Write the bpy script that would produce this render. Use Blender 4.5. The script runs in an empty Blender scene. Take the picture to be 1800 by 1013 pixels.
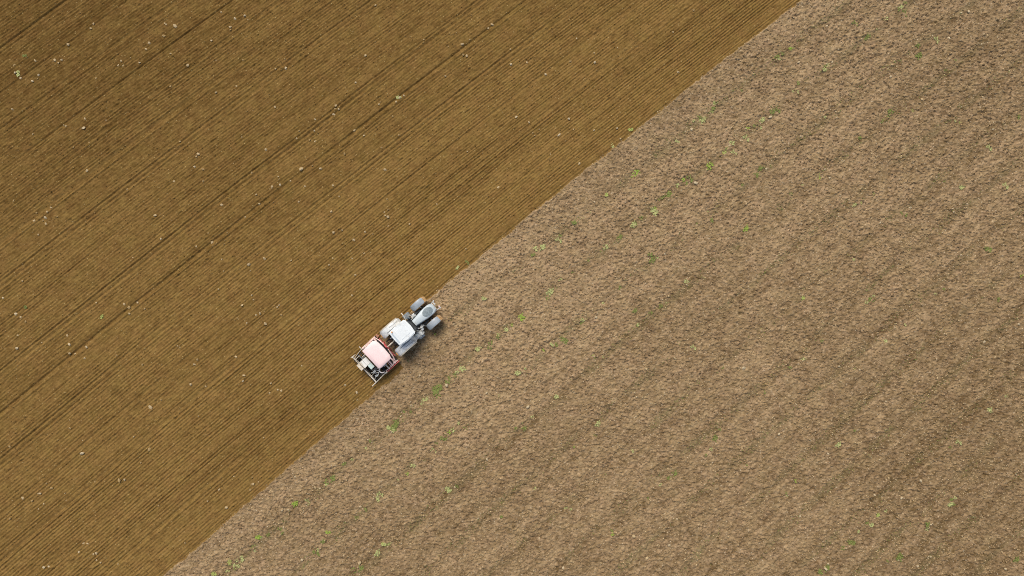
import bpy, bmesh, math, random
import numpy as np
from mathutils import Vector, Matrix

R = math.radians
SC = bpy.context.scene
COL = SC.collection

# ------------------------------------------------------------------ camera
S = 20.5            # photo pixels per metre on the ground
H = 60.0            # camera height
cam_d = bpy.data.cameras.new("camera")
cam = bpy.data.objects.new("camera", cam_d); COL.objects.link(cam)
cam.location = (0, 0, H); cam.rotation_euler = (0, 0, 0)
cam_d.sensor_width = 36.0
cam_d.lens = 36.0 * H / (1800.0 / S)
cam_d.clip_start = 1.0; cam_d.clip_end = 6000.0
SC.camera = cam

# ------------------------------------------------------------------ sky, sun, exposure
SUN_EL, SUN_AZ = R(54), R(106)        # azimuth measured ccw from +x; the light comes from the top of the picture
SUN_STRENGTH, SUN_ANGLE = 1.5, R(32)
SKY_STRENGTH = 0.085
EXPOSURE = 0.55
world = bpy.data.worlds.new("World"); SC.world = world; world.use_nodes = True
wn = world.node_tree.nodes; wl = world.node_tree.links
bg = wn["Background"]
sky = wn.new("ShaderNodeTexSky"); sky.sky_type = 'NISHITA'; sky.sun_disc = False
sky.sun_elevation = SUN_EL; sky.sun_rotation = R(90) - SUN_AZ
sky.air_density = 1.0; sky.dust_density = 4.0; sky.ozone_density = 1.0
wl.new(sky.outputs[0], bg.inputs[0]); bg.inputs[1].default_value = SKY_STRENGTH
sun_d = bpy.data.lights.new("sun", 'SUN'); sun_d.energy = SUN_STRENGTH; sun_d.angle = SUN_ANGLE
sun_d.color = (1.0, 0.95, 0.87)
sun = bpy.data.objects.new("sun", sun_d); COL.objects.link(sun)
sdir = Vector((math.cos(SUN_EL)*math.cos(SUN_AZ), math.cos(SUN_EL)*math.sin(SUN_AZ), math.sin(SUN_EL)))
sun.rotation_euler = (-sdir).to_track_quat('-Z', 'Y').to_euler()
sun.location = (0, 0, 40)
SC.view_settings.view_transform = 'Standard'; SC.view_settings.look = 'None'
SC.view_settings.exposure = EXPOSURE; SC.view_settings.gamma = 1.0
SC.view_settings.use_curve_mapping = False
SC.cycles.filter_width = 1.0
SC.cycles.use_denoising = False

# ------------------------------------------------------------------ coordinates
def to_px(x, y):
    return 900.0 + x*S, 506.5 - y*S
def at(px, py, z=0.0):
    """photo pixel -> world point on the plane at height z"""
    k = (H - z)/H
    return ((px-900.0)/S*k, (506.5-py)/S*k)
def row_coords(x, y):
    """metres -> (u along the seed rows, w0 across them), both in photo pixels; the rows bend gently"""
    px, py = to_px(x, y)
    dx = px-900.0; dy = py-506.5
    u = 0.766*dx - 0.643*dy; w = 0.643*dx + 0.766*dy
    uc = np.clip(u, -1600, 1600)
    w0 = (w - 0.004*uc - 2.0e-5*uc*uc)/(1 - 1e-4*uc)
    return u, w0

# ------------------------------------------------------------------ noise
_NT = {}
def noise2(X, Y, seed):
    if seed not in _NT:
        rs = np.random.RandomState(seed); _NT[seed] = (rs.rand(512, 512).astype(np.float32)*2-1, rs.rand()*6.28)
    T, a = _NT[seed]
    c, s = np.float32(math.cos(a)), np.float32(math.sin(a))
    P = X*c - Y*s + np.float32(1000.3); Q = X*s + Y*c + np.float32(1000.7)
    i = np.floor(P); j = np.floor(Q); f = P-i; g = Q-j
    f = f*f*(3-2*f); g = g*g*(3-2*g)
    i = i.astype(np.int32) & 511; j = j.astype(np.int32) & 511
    i1 = (i+1) & 511; j1 = (j+1) & 511
    return (T[i, j]*(1-f)+T[i1, j]*f)*(1-g) + (T[i, j1]*(1-f)+T[i1, j1]*f)*g
def sm(a, b, x):
    t = np.clip((x-a)/(b-a), 0, 1); return t*t*(3-2*t)

# wheel tracks and pass joints in the seeded soil: (w0, half width px, depth m)
LINES = [(-867, 2.2, .08), (-861, 1.6, .05), (-806, 1.5, .04), (-756, 2.0, .07), (-700, 1.6, .05), (-650, 1.6, .045), (-606, 3.0, .075), (-601, 1.6, .05),
         (-556, 1.8, .07), (-549, 1.7, .07), (-500, 1.3, .04), (-441, 1.6, .065), (-434, 1.7, .07), (-388, 2.8, .085),
         (-330, 1.6, .06), (-323, 1.8, .075), (-262, 1.4, .045), (-204, 1.4, .05), (-198, 1.6, .06), (-140, 1.4, .05), (-110, 1.2, .03),
         (-79, 2.2, .06), (-48, 1.2, .035), (-16, 1.6, .05), (-934, 2.2, .06), (-990, 2.0, .06)]

def fields(X, Y):
    """height, tone attribute and which field for arrays of world coordinates"""
    X = X.astype(np.float32); Y = Y.astype(np.float32)
    u, w = row_coords(X, Y); u = u.astype(np.float32); w = w.astype(np.float32)
    nb = noise2(u/30, w/30, 1)*1.6 + noise2(u/6, w/6, 2)*1.3
    edge = np.where(u < -236, -13.5, -79.0) + nb*1.3
    m = sm(1.5, -1.5, w-edge)                     # 1 on the seeded side
    # --- seeded soil
    ww = w + noise2(u/160, w/60, 3)*1.1
    P = 4.8
    k = np.floor(ww/P); ph = ww/P - k
    amp = 0.72 + 0.7*noise2(u/260, k*7.73, 4) + 0.4*noise2(u/22, k*5.37, 5)
    band = 0.92 + 0.22*noise2(u/500, w/26, 6)
    row = -np.cos(ph*6.2832)*0.5
    near = 0.75+0.5*sm(-420, -120, w)
    hl = (row-0.35*np.exp(-((ph-0.02)/0.14)**2))*0.070*np.clip(amp, 0.35, 1.3)*band*near
    for (c, hw, d) in LINES:
        dd = (ww-c)/hw
        pas = np.clip(0.85+0.5*noise2(u/170, np.full_like(u, c*0.37), 7), 0.3, 1.3)
        hl -= d*1.25*np.exp(-dd*dd)*pas
        d2 = (ww-c-hw*1.9)/hw
        hl += d*0.45*np.exp(-d2*d2)*pas
    cl = noise2(X/0.17, Y/0.17, 11)*0.6+noise2(X/0.10, Y/0.10, 12)*0.7
    hl += cl*0.021
    n1 = noise2(X/0.33, Y/0.33, 13)
    patch = sm(-0.1, 0.8, noise2(X/3.2, Y/3.2, 14))
    hl += np.clip(n1-0.55, 0, 1)*0.16*(0.35+patch)
    hl -= 0.03
    # --- rough soil
    b1 = noise2(X/0.38, Y/0.28, 21); b2 = noise2(X/0.19, Y/0.14, 22); b3 = noise2(X/0.11, Y/0.09, 23); b4 = noise2(X/1.1, Y/0.9, 24)
    rough = 0.9+0.2*noise2(X/2.6, Y/2.6, 25)
    hr = ((np.abs(b1)-0.33)*0.045 + b1*0.018 + b2*0.075 + np.abs(b2)*0.05 + b3*0.062)*rough*0.80 + b4*0.012
    pit = np.clip(noise2(X/0.27, Y/0.20, 28)-0.55, 0, 1)
    hr -= pit*0.22
    dst = np.abs(((w + noise2(u/500, w/200, 26)*5 - 50 + 36.75) % 73.5) - 36.75)
    bandw = 1 - 2*np.exp(-(dst/10.0)**2)
    fineb = np.cos((w-50)/18.375*6.2832 + noise2(u/300, w/90, 47)*1.5)*noise2(u/200, w/20, 48)
    hr += bandw*0.016 + fineb*0.012
    z = hr*(1-m) + hl*m
    # spoil ridge thrown up beside the last pass
    rd = (w-edge-2.0)/2.2
    z += 0.035*np.exp(-rd*rd)*(0.6+0.7*noise2(u/8, w/8, 27))
    # --- tone: how dry and pale the soil is, plus painted lens falloff towards the corners
    big = noise2(X/15, Y/15, 31)*0.5 + noise2(X/6, Y/6, 32)*0.25
    streak = noise2(u/700, w/17, 33)*0.5 + noise2(u/400, w/7, 34)*0.22
    tl = 0.5 + 0.10*big + 0.17*streak + 0.20*noise2(u/11, w/1.9, 35) + 0.11*noise2(X/.21, Y/.21, 36) + 0.09*noise2(X/.12, Y/.12, 46)
    tl += 0.12*sm(-430, -150, w) - 0.20*sm(-450, -950, w)  # brighter inward, darker to the upper left: vignetting put into the soil colour
    tr = 0.5 + 0.13*big + 0.055*bandw + 0.09*fineb + 0.10*noise2(u/160, w/12, 37) + 0.08*noise2(X/0.7, Y/0.6, 38) + 0.22*noise2(X/0.24, Y/0.2, 39) + 0.18*noise2(X/0.13, Y/0.12, 45)
    tr += 0.08*sm(260, 20, w) - 0.14*sm(350, 800, w)  # paler inward, darker to the lower right: the same painted vignetting
    tone = np.clip(tr*(1-m)+tl*m, 0, 1)
    weed = np.clip(sm(0.3, -1.0, bandw)*1.0*sm(-0.2, 0.6, noise2(u/30, w/12, 40)), 0, 1)*(1-m)
    weed += sm(0.5, 1.0, noise2(X/2.0, Y/2.0, 41))*0.25
    return z, tone, np.clip(weed, 0, 1), m

def height_at(x, y):
    z, _, _, m = fields(np.array([x]), np.array([y])); return float(z[0])

# ------------------------------------------------------------------ materials
def mat(name, col, rough=0.6, metal=0.0, var=0.12, scale=6.0, dirt=None, dirt_amt=0.0, dirt_scale=3.0, spec=0.5, bump=0.0, coat=0.0):
    m = bpy.data.materials.new(name); m.use_nodes = True
    n = m.node_tree.nodes; l = m.node_tree.links; b = n["Principled BSDF"]
    b.inputs["Roughness"].default_value = rough; b.inputs["Metallic"].default_value = metal
    b.inputs["Specular IOR Level"].default_value = spec
    if coat: b.inputs["Coat Weight"].default_value = coat
    tc = n.new("ShaderNodeTexCoord")
    nz = n.new("ShaderNodeTexNoise"); nz.inputs["Scale"].default_value = scale; nz.inputs["Detail"].default_value = 5
    l.new(tc.outputs["Object"], nz.inputs["Vector"])
    r = n.new("ShaderNodeMapRange"); r.inputs[1].default_value = 0.3; r.inputs[2].default_value = 0.7
    r.inputs[3].default_value = 1-var; r.inputs[4].default_value = 1+var*0.6
    l.new(nz.outputs["Fac"], r.inputs[0])
    mx = n.new("ShaderNodeVectorMath"); mx.operation = 'SCALE'; mx.inputs[0].default_value = col
    l.new(r.outputs[0], mx.inputs["Scale"])
    out = mx.outputs[0]
    if dirt:
        n2 = n.new("ShaderNodeTexNoise"); n2.inputs["Scale"].default_value = dirt_scale; n2.inputs["Detail"].default_value = 8
        n2.inputs["Roughness"].default_value = 0.65
        l.new(tc.outputs["Object"], n2.inputs["Vector"])
        r2 = n.new("ShaderNodeMapRange"); r2.inputs[1].default_value = 0.62-dirt_amt*0.4; r2.inputs[2].default_value = 0.72
        l.new(n2.outputs["Fac"], r2.inputs[0])
        m2 = n.new("ShaderNodeMix"); m2.data_type = 'RGBA'
        l.new(r2.outputs[0], m2.inputs[0]); l.new(out, m2.inputs[6]); m2.inputs[7].default_value = (*dirt, 1)
        out = m2.outputs[2]
    l.new(out, b.inputs["Base Color"])
    if bump:
        bp = n.new("ShaderNodeBump"); bp.inputs["Strength"].default_value = bump; bp.inputs["Distance"].default_value = 0.02
        n3 = n.new("ShaderNodeTexNoise"); n3.inputs["Scale"].default_value = scale*5; n3.inputs["Detail"].default_value = 4
        l.new(tc.outputs["Object"], n3.inputs["Vector"]); l.new(n3.outputs["Fac"], bp.inputs["Height"])
        l.new(bp.outputs[0], b.inputs["Normal"])
    return m

def soil_mat(name, dark, light, speck, speck_thr, bump, weedcol):
    m = bpy.data.materials.new(name); m.use_nodes = True
    n = m.node_tree.nodes; l = m.node_tree.links; b = n["Principled BSDF"]
    b.inputs["Roughness"].default_value = 0.95; b.inputs["Specular IOR Level"].default_value = 0.15
    tc = n.new("ShaderNodeTexCoord")
    at_ = n.new("ShaderNodeAttribute"); at_.attribute_name = "tone"
    aw = n.new("ShaderNodeAttribute"); aw.attribute_name = "weed"
    nz = n.new("ShaderNodeTexNoise"); nz.inputs["Scale"].default_value = 5.5; nz.inputs["Detail"].default_value = 6; nz.inputs["Roughness"].default_value = 0.75
    l.new(tc.outputs["Object"], nz.inputs["Vector"])
    nf = n.new("ShaderNodeTexNoise"); nf.inputs["Scale"].default_value = 0.9; nf.inputs["Detail"].default_value = 4
    l.new(tc.outputs["Object"], nf.inputs["Vector"])
    ad = n.new("ShaderNodeMath"); ad.operation = 'MULTIPLY_ADD'
    l.new(nz.outputs["Fac"], ad.inputs[0]); ad.inputs[1].default_value = 0.9
    l.new(at_.outputs["Fac"], ad.inputs[2])
    mr = n.new("ShaderNodeMapRange"); mr.inputs[1].default_value = 0.60; mr.inputs[2].default_value = 1.32
    l.new(ad.outputs[0], mr.inputs[0])
    mix = n.new("ShaderNodeMix"); mix.data_type = 'RGBA'
    mix.inputs[6].default_value = (*dark, 1); mix.inputs[7].default_value = (*light, 1)
    l.new(mr.outputs[0], mix.inputs[0])
    # hue drift between redder and yellower soil
    hs = n.new("ShaderNodeHueSaturation")
    hr = n.new("ShaderNodeMapRange"); hr.inputs[1].default_value = 0.3; hr.inputs[2].default_value = 0.7
    hr.inputs[3].default_value = 0.493; hr.inputs[4].default_value = 0.503
    l.new(nf.outputs["Fac"], hr.inputs[0]); l.new(hr.outputs[0], hs.inputs["Hue"]); l.new(mix.outputs[2], hs.inputs["Color"])
    # greenish litter in the weed strips
    mw = n.new("ShaderNodeMix"); mw.data_type = 'RGBA'
    wf = n.new("ShaderNodeMath"); wf.operation = 'MULTIPLY'; wf.inputs[1].default_value = 0.34
    l.new(aw.outputs["Fac"], wf.inputs[0]); l.new(wf.outputs[0], mw.inputs[0])
    l.new(hs.outputs[0], mw.inputs[6]); mw.inputs[7].default_value = (*weedcol, 1)
    # pale specks: small stones and chopped straw
    vo = n.new("ShaderNodeTexVoronoi"); vo.inputs["Scale"].default_value = 7.5
    l.new(tc.outputs["Object"], vo.inputs["Vector"])
    sp = n.new("ShaderNodeSeparateColor"); l.new(vo.outputs["Color"], sp.inputs[0])
    gt = n.new("ShaderNodeMath"); gt.operation = 'GREATER_THAN'; gt.inputs[1].default_value = speck_thr; l.new(sp.outputs[0], gt.inputs[0])
    ds = n.new("ShaderNodeMapRange"); ds.inputs[1].default_value = 0.40; ds.inputs[2].default_value = 0.20; l.new(vo.outputs["Distance"], ds.inputs[0])
    mu = n.new("ShaderNodeMath"); mu.operation = 'MULTIPLY'; l.new(gt.outputs[0], mu.inputs[0]); l.new(ds.outputs[0], mu.inputs[1])
    mu2 = n.new("ShaderNodeMath"); mu2.operation = 'MULTIPLY'; l.new(mu.outputs[0], mu2.inputs[0]); l.new(sp.outputs[1], mu2.inputs[1])
    ms = n.new("ShaderNodeMix"); ms.data_type = 'RGBA'; l.new(mu2.outputs[0], ms.inputs[0])
    l.new(mw.outputs[2], ms.inputs[6]); ms.inputs[7].default_value = (*speck, 1)
    l.new(ms.outputs[2], b.inputs["Base Color"])
    bp = n.new("ShaderNodeBump"); bp.inputs["Strength"].default_value = bump; bp.inputs["Distance"].default_value = 0.02
    nb = n.new("ShaderNodeTexNoise"); nb.inputs["Scale"].default_value = 11; nb.inputs["Detail"].default_value = 5; nb.inputs["Roughness"].default_value = 0.7
    l.new(tc.outputs["Object"], nb.inputs["Vector"]); l.new(nb.outputs["Fac"], bp.inputs["Height"]); l.new(bp.outputs[0], b.inputs["Normal"])
    return m

M_SEEDED = soil_mat("seeded_soil", (0.111, 0.061, 0.013), (0.262, 0.160, 0.046), (0.42, 0.31, 0.13), 0.93, 0.6, (0.13, 0.098, 0.024))
M_ROUGH = soil_mat("rough_soil", (0.143, 0.092, 0.038), (0.395, 0.278, 0.148), (0.55, 0.45, 0.30), 0.80, 0.8, (0.15, 0.125, 0.055))

# ------------------------------------------------------------------ object helpers
def tag(o, label=None, cat=None, group=None, kind=None):
    if label: o["label"] = label
    if cat: o["category"] = cat
    if group: o["group"] = group
    if kind: o["kind"] = kind
    return o
def link(name, me, m=None, parent=None):
    o = bpy.data.objects.new(name, me); COL.objects.link(o)
    if m is not None: me.materials.append(m)
    if parent is not None: o.parent = parent
    return o
def empty(name, loc, rz):
    o = bpy.data.objects.new(name, None); COL.objects.link(o)
    o.empty_display_size = 0.2; o.location = loc; o.rotation_euler = (0, 0, rz); return o
def mesh_np(name, V, F):
    me = bpy.data.meshes.new(name); nv, nf, k = len(V), len(F), F.shape[1]
    me.vertices.add(nv); me.vertices.foreach_set("co", V.astype(np.float32).ravel())
    me.loops.add(nf*k); me.loops.foreach_set("vertex_index", F.astype(np.int32).ravel())
    me.polygons.add(nf); me.polygons.foreach_set("loop_start", np.arange(0, nf*k, k, dtype=np.int32))
    me.update(calc_edges=True)
    return me

# ------------------------------------------------------------------ the ground: one grid, dense where the fields lie under the camera
def axis(half, step, far=2500):
    core = np.arange(-half, half+step*0.5, step)
    out = []; d = step; p = core[-1]
    while p < far:
        d *= 1.45; p += d; out.append(p)
    out = np.array(out)
    return np.concatenate([-out[::-1], core, out])
def build_ground():
    xs = axis(47.0, 0.052); ys = axis(27.5, 0.052)
    nx, ny = len(xs), len(ys)
    X, Y = np.meshgrid(xs, ys)
    X = X.ravel(); Y = Y.ravel()
    z, tone, weed, m = fields(X, Y)
    fade = sm(60, 48, np.maximum(np.abs(X), np.abs(Y)*1.6))
    z = z*(0.15+0.85*fade)
    V = np.stack([X, Y, z], 1)
    idx = np.arange(nx*ny).reshape(ny, nx)
    F = np.stack([idx[:-1, :-1], idx[:-1, 1:], idx[1:, 1:], idx[1:, :-1]], 2).reshape(-1, 4)
    mm = m[F].mean(1) > 0.5
    for sel, name, mt in ((mm, "seeded_field", M_SEEDED), (~mm, "bare_field", M_ROUGH)):
        f = F[sel]; used = np.zeros(len(V), bool); used[f.ravel()] = True
        re = np.cumsum(used)-1
        me = mesh_np(name, V[used], re[f])
        for an, arr in (("tone", tone), ("weed", weed)):
            a = me.attributes.new(an, 'FLOAT', 'POINT'); a.data.foreach_set("value", arr[used].astype(np.float32))
        tag(link(name, me, mt), kind="structure")
build_ground()

# ------------------------------------------------------------------ mesh builder
class MB:
    def __init__(s): s.bm = bmesh.new()
    def _tf(s, vs, M):
        if M is not None: bmesh.ops.transform(s.bm, matrix=M, verts=vs)
    def box(s, c, d, rot=None, bev=0.0, seg=2, taper=None):
        r = bmesh.ops.create_cube(s.bm, size=1.0); vs = r['verts']
        for v in vs:
            v.co = Vector((v.co.x*d[0], v.co.y*d[1], v.co.z*d[2]))
            if taper and v.co.z > 0: v.co.x *= taper[0]; v.co.y *= taper[1]
        if bev > 0:
            es = list({e for v in vs for e in v.link_edges})
            rr = bmesh.ops.bevel(s.bm, geom=es, offset=bev, segments=seg, affect='EDGES', profile=0.6)
            vs = list({v for f in rr['faces'] for v in f.verts} | {v for v in vs if v.is_valid})
        M = Matrix.Translation(c)
        if rot: M = M @ Matrix.Rotation(rot[2], 4, 'Z') @ Matrix.Rotation(rot[1], 4, 'Y') @ Matrix.Rotation(rot[0], 4, 'X')
        s._tf(vs, M); return s
    def tube(s, pts, r, n=8, caps=True):
        pts = [Vector(p) for p in pts]; rings = []
        rr = r if isinstance(r, (list, tuple)) else [r]*len(pts)
        for i, p in enumerate(pts):
            t = (pts[min(i+1, len(pts)-1)] - pts[max(i-1, 0)]).normalized()
            a = t.cross(Vector((0, 0, 1)))
            if a.length < 0.05: a = t.cross(Vector((0, 1, 0)))
            a.normalize(); b = t.cross(a)
            rings.append([s.bm.verts.new(p + (a*math.cos(2*math.pi*k/n)+b*math.sin(2*math.pi*k/n))*rr[i]) for k in range(n)])
        for i in range(len(rings)-1):
            for k in range(n):
                s.bm.faces.new((rings[i][k], rings[i][(k+1) % n], rings[i+1][(k+1) % n], rings[i+1][k]))
        if caps:
            s.bm.faces.new(rings[0][::-1]); s.bm.faces.new(rings[-1])
        return s
    def cyl(s, a, b, r, n=16): return s.tube([a, b], r, n)
    def lathe(s, prof, c, n=36, lug=None):
        """profile (offset along y, radius) spun about the y axis through c"""
        rings = []
        for k in range(n):
            th = 2*math.pi*k/n; ring = []
            for (y, r) in prof:
                rr = r + (lug(k, y, r) if lug else 0)
                ring.append(s.bm.verts.new((c[0]+math.cos(th)*rr, c[1]+y, c[2]+math.sin(th)*rr)))
            rings.append(ring)
        for k in range(n):
            A, B = rings[k], rings[(k+1) % n]
            for i in range(len(prof)-1):
                s.bm.faces.new((A[i], A[i+1], B[i+1], B[i]))
        return s
    def arc_shell(s, c, r0, a0, a1, y0, y1, th=0.03, n=14, crown=0.0, skirt=0.0, round_end=0.0):
        """curved mudguard around the y axis: y range y0..y1, angles a0..a1, with crowned section"""
        m = 6; out = []; inn = []
        for i in range(n+1):
            t = i/n; a = a0+(a1-a0)*t
            e = min(t, 1-t)*n
            pinch = round_end*max(0, 1-e/2.0)**2
            ro = []; ri = []
            for j in range(m+1):
                q = j/m; y = y0+pinch + (y1-y0-2*pinch)*q
                rr = r0 + crown*(1-(2*q-1)**4)
                ro.append(s.bm.verts.new((c[0]+math.cos(a)*rr, y, c[2]+math.sin(a)*rr)))
                ri.append(s.bm.verts.new((c[0]+math.cos(a)*(rr-th), y, c[2]+math.sin(a)*(rr-th))))
            out.append(ro); inn.append(ri)
        f = s.bm.faces.new
        for i in range(n):
            for j in range(m):
                f((out[i][j], out[i+1][j], out[i+1][j+1], out[i][j+1]))
                f((inn[i][j], inn[i][j+1], inn[i+1][j+1], inn[i+1][j]))
            f((out[i][0], inn[i][0], inn[i+1][0], out[i+1][0]))
            f((out[i][m], out[i+1][m], inn[i+1][m], inn[i][m]))
        for j in range(m):
            f((out[0][j], out[0][j+1], inn[0][j+1], inn[0][j]))
            f((out[n][j], inn[n][j], inn[n][j+1], out[n][j+1]))
        return s
    def loft(s, secs, cap=True):
        rings = [[s.bm.verts.new(p) for p in sec] for sec in secs]; n = len(rings[0])
        for i in range(len(rings)-1):
            for k in range(n):
                s.bm.faces.new((rings[i][k], rings[i+1][k], rings[i+1][(k+1) % n], rings[i][(k+1) % n]))
        if cap: s.bm.faces.new(rings[0]); s.bm.faces.new(rings[-1][::-1])
        return s
    def prism(s, pts, z0, z1):
        a = [s.bm.verts.new((p[0], p[1], z0)) for p in pts]; b = [s.bm.verts.new((p[0], p[1], z1)) for p in pts]
        s.bm.faces.new(a[::-1]); s.bm.faces.new(b); n = len(pts)
        for k in range(n): s.bm.faces.new((a[k], a[(k+1) % n], b[(k+1) % n], b[k]))
        return s
    def build(s, name, m, parent=None, smooth=False):
        bmesh.ops.recalc_face_normals(s.bm, faces=s.bm.faces[:])
        me = bpy.data.meshes.new(name); s.bm.to_mesh(me); s.bm.free()
        if smooth:
            for p in me.polygons: p.use_smooth = True
            try: me.set_sharp_from_angle(angle=R(40))
            except Exception: pass
        return link(name, me, m, parent)

# ------------------------------------------------------------------ machine materials
SOILC = (0.30, 0.19, 0.075)
m_roof = mat("cab_roof_paint", (0.78, 0.82, 0.80), 0.35, var=0.05, scale=2.5, dirt=(0.55, 0.55, 0.50), dirt_amt=0.15, dirt_scale=2.2)
m_roof2 = mat("roof_trim", (0.50, 0.57, 0.60), 0.4, var=0.08, scale=8)
m_hood = mat("hood_paint", (0.52, 0.59, 0.60), 0.32, var=0.10, scale=3, dirt=(0.40, 0.41, 0.38), dirt_amt=0.2)
m_grille = mat("grille_mesh", (0.21, 0.26, 0.27), 0.55, var=0.3, scale=9, bump=0.5)
m_fend = mat("mudguard_paint", (0.78, 0.79, 0.75), 0.42, var=0.2, scale=3.5, dirt=(0.42, 0.37, 0.27), dirt_amt=0.28, dirt_scale=2.4)
m_fedge = mat("mudguard_extension", (0.62, 0.56, 0.44), 0.6, var=0.15, scale=5, dirt=(0.40, 0.30, 0.17), dirt_amt=0.3)
m_tyre = mat("dusty_tyre", (0.12, 0.115, 0.11), 0.85, var=0.3, scale=5, dirt=(0.40, 0.25, 0.10), dirt_amt=0.55, dirt_scale=2.6)
m_tyre_mud = mat("muddy_tyre", (0.50, 0.29, 0.105), 0.9, var=0.35, scale=9, dirt=(0.60, 0.45, 0.28), dirt_amt=0.35, bump=0.5)
m_guard = mat("front_mudguard_plastic", (0.34, 0.39, 0.42), 0.38, var=0.25, scale=3.0, dirt=(0.36, 0.36, 0.35), dirt_amt=0.3)
m_rim = mat("wheel_rim", (0.55, 0.55, 0.50), 0.4, metal=0.2, var=0.15)
m_dark = mat("engine_and_shade_black", (0.022, 0.027, 0.027), 0.5, var=0.4, scale=10)  # engine paint; also stands in for shade on linkage and seeding parts
m_grey = mat("machine_grey", (0.20, 0.23, 0.24), 0.5, var=0.35, scale=10, dirt=(0.33, 0.30, 0.24), dirt_amt=0.3)
m_light = mat("bare_metal", (0.58, 0.60, 0.58), 0.4, metal=0.15, var=0.25, scale=8, dirt=(0.4, 0.34, 0.24), dirt_amt=0.3)
m_pink = mat("hopper_cover_paint", (0.93, 0.69, 0.65), 0.55, var=0.05, scale=2.0, dirt=(0.84, 0.78, 0.76), dirt_amt=0.22, dirt_scale=1.3)
m_pinkd = mat("faded_red_frame", (0.92, 0.66, 0.60), 0.55, var=0.2, scale=6, dirt=(0.50, 0.34, 0.20), dirt_amt=0.35, dirt_scale=5)
m_red = mat("red_paint", (0.72, 0.13, 0.13), 0.45, var=0.25, scale=6, dirt=(0.40, 0.22, 0.14), dirt_amt=0.3)
m_rust = mat("soil_caked_red", (0.42, 0.20, 0.12), 0.8, var=0.3, scale=9)
m_deck = mat("deck_plate", (0.80, 0.79, 0.72), 0.55, var=0.10, scale=6, dirt=(0.45, 0.42, 0.33), dirt_amt=0.25)
m_teal = mat("deck_plate_pale", (0.58, 0.70, 0.64), 0.5, var=0.10, scale=6)
m_cream = mat("dusty_bar", (0.80, 0.72, 0.58), 0.6, var=0.22, scale=8, dirt=(0.42, 0.33, 0.2), dirt_amt=0.3)
m_hose = mat("black_hose", (0.035, 0.035, 0.038), 0.5, var=0.3)
m_white = mat("white_hose", (0.78, 0.72, 0.68), 0.5, var=0.1)
m_amber = mat("amber_lens", (0.75, 0.30, 0.03), 0.2, var=0.05)
m_lens = mat("lamp_lens", (0.75, 0.76, 0.74), 0.15, var=0.05)
m_seat = mat("seat_fabric", (0.05, 0.05, 0.055), 0.9)
m_glass = bpy.data.materials.new("cab_glass"); m_glass.use_nodes = True
_b = m_glass.node_tree.nodes["Principled BSDF"]
_b.inputs["Base Color"].default_value = (0.55, 0.62, 0.62, 1); _b.inputs["Roughness"].default_value = 0.05
_b.inputs["Transmission Weight"].default_value = 0.85; _b.inputs["IOR"].default_value = 1.1

# ------------------------------------------------------------------ tractor (x forward, y left)
def lug_fn(step, h, n, side=0.6):
    return lambda k, y, r: (h if ((k + (1 if y > 0 else 0)*(step//2)) % step) < step/2 and r > side else 0.0)
def wheel(T, x, y, r, w, rim_r, out, mud):
    wh = empty("wheel", (0, 0, 0), 0); wh.parent = T; wh.location = (x, y, r)
    if mud: wh["label"] = "front wheel caked with orange soil on its tread"
    prof = []
    for t, q in ((-.5, .62), (-.5, .80), (-.47, .90), (-.40, .965), (-.2, .985), (-.01, 1.0), (.01, 1.0), (.2, .985), (.40, .965), (.47, .90), (.5, .80), (.5, .62)):
        prof.append((t*w, q*r-0.02))
    b = MB(); b.lathe(prof, (0, 0, 0), n=96, lug=lug_fn(4, 0.035, 96, r*0.93))
    b.build("tyre", m_tyre_mud if mud else m_tyre, wh, True)
    b = MB(); yo = out*w
    b.lathe([(-w*.44, rim_r*0.99), (-w*.40, rim_r*.9), (out*w*.05-.02, rim_r*.82), (out*w*.12, rim_r*.30), (out*w*.25, rim_r*.28), (out*w*.25, 0.001)], (0, 0, 0), n=32)
    b.lathe([(w*.44, rim_r*0.99), (w*.40, rim_r*.9), (out*w*.05+.02, rim_r*.82)], (0, 0, 0), n=32)
    for k in range(8):
        a = k*math.pi/4; b.cyl((math.cos(a)*rim_r*.22, out*w*.24, math.sin(a)*rim_r*.22), (math.cos(a)*rim_r*.22, out*w*.30, math.sin(a)*rim_r*.22), 0.018, 6)
    b.build("rim", m_rim, wh, True)
    return wh

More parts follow.
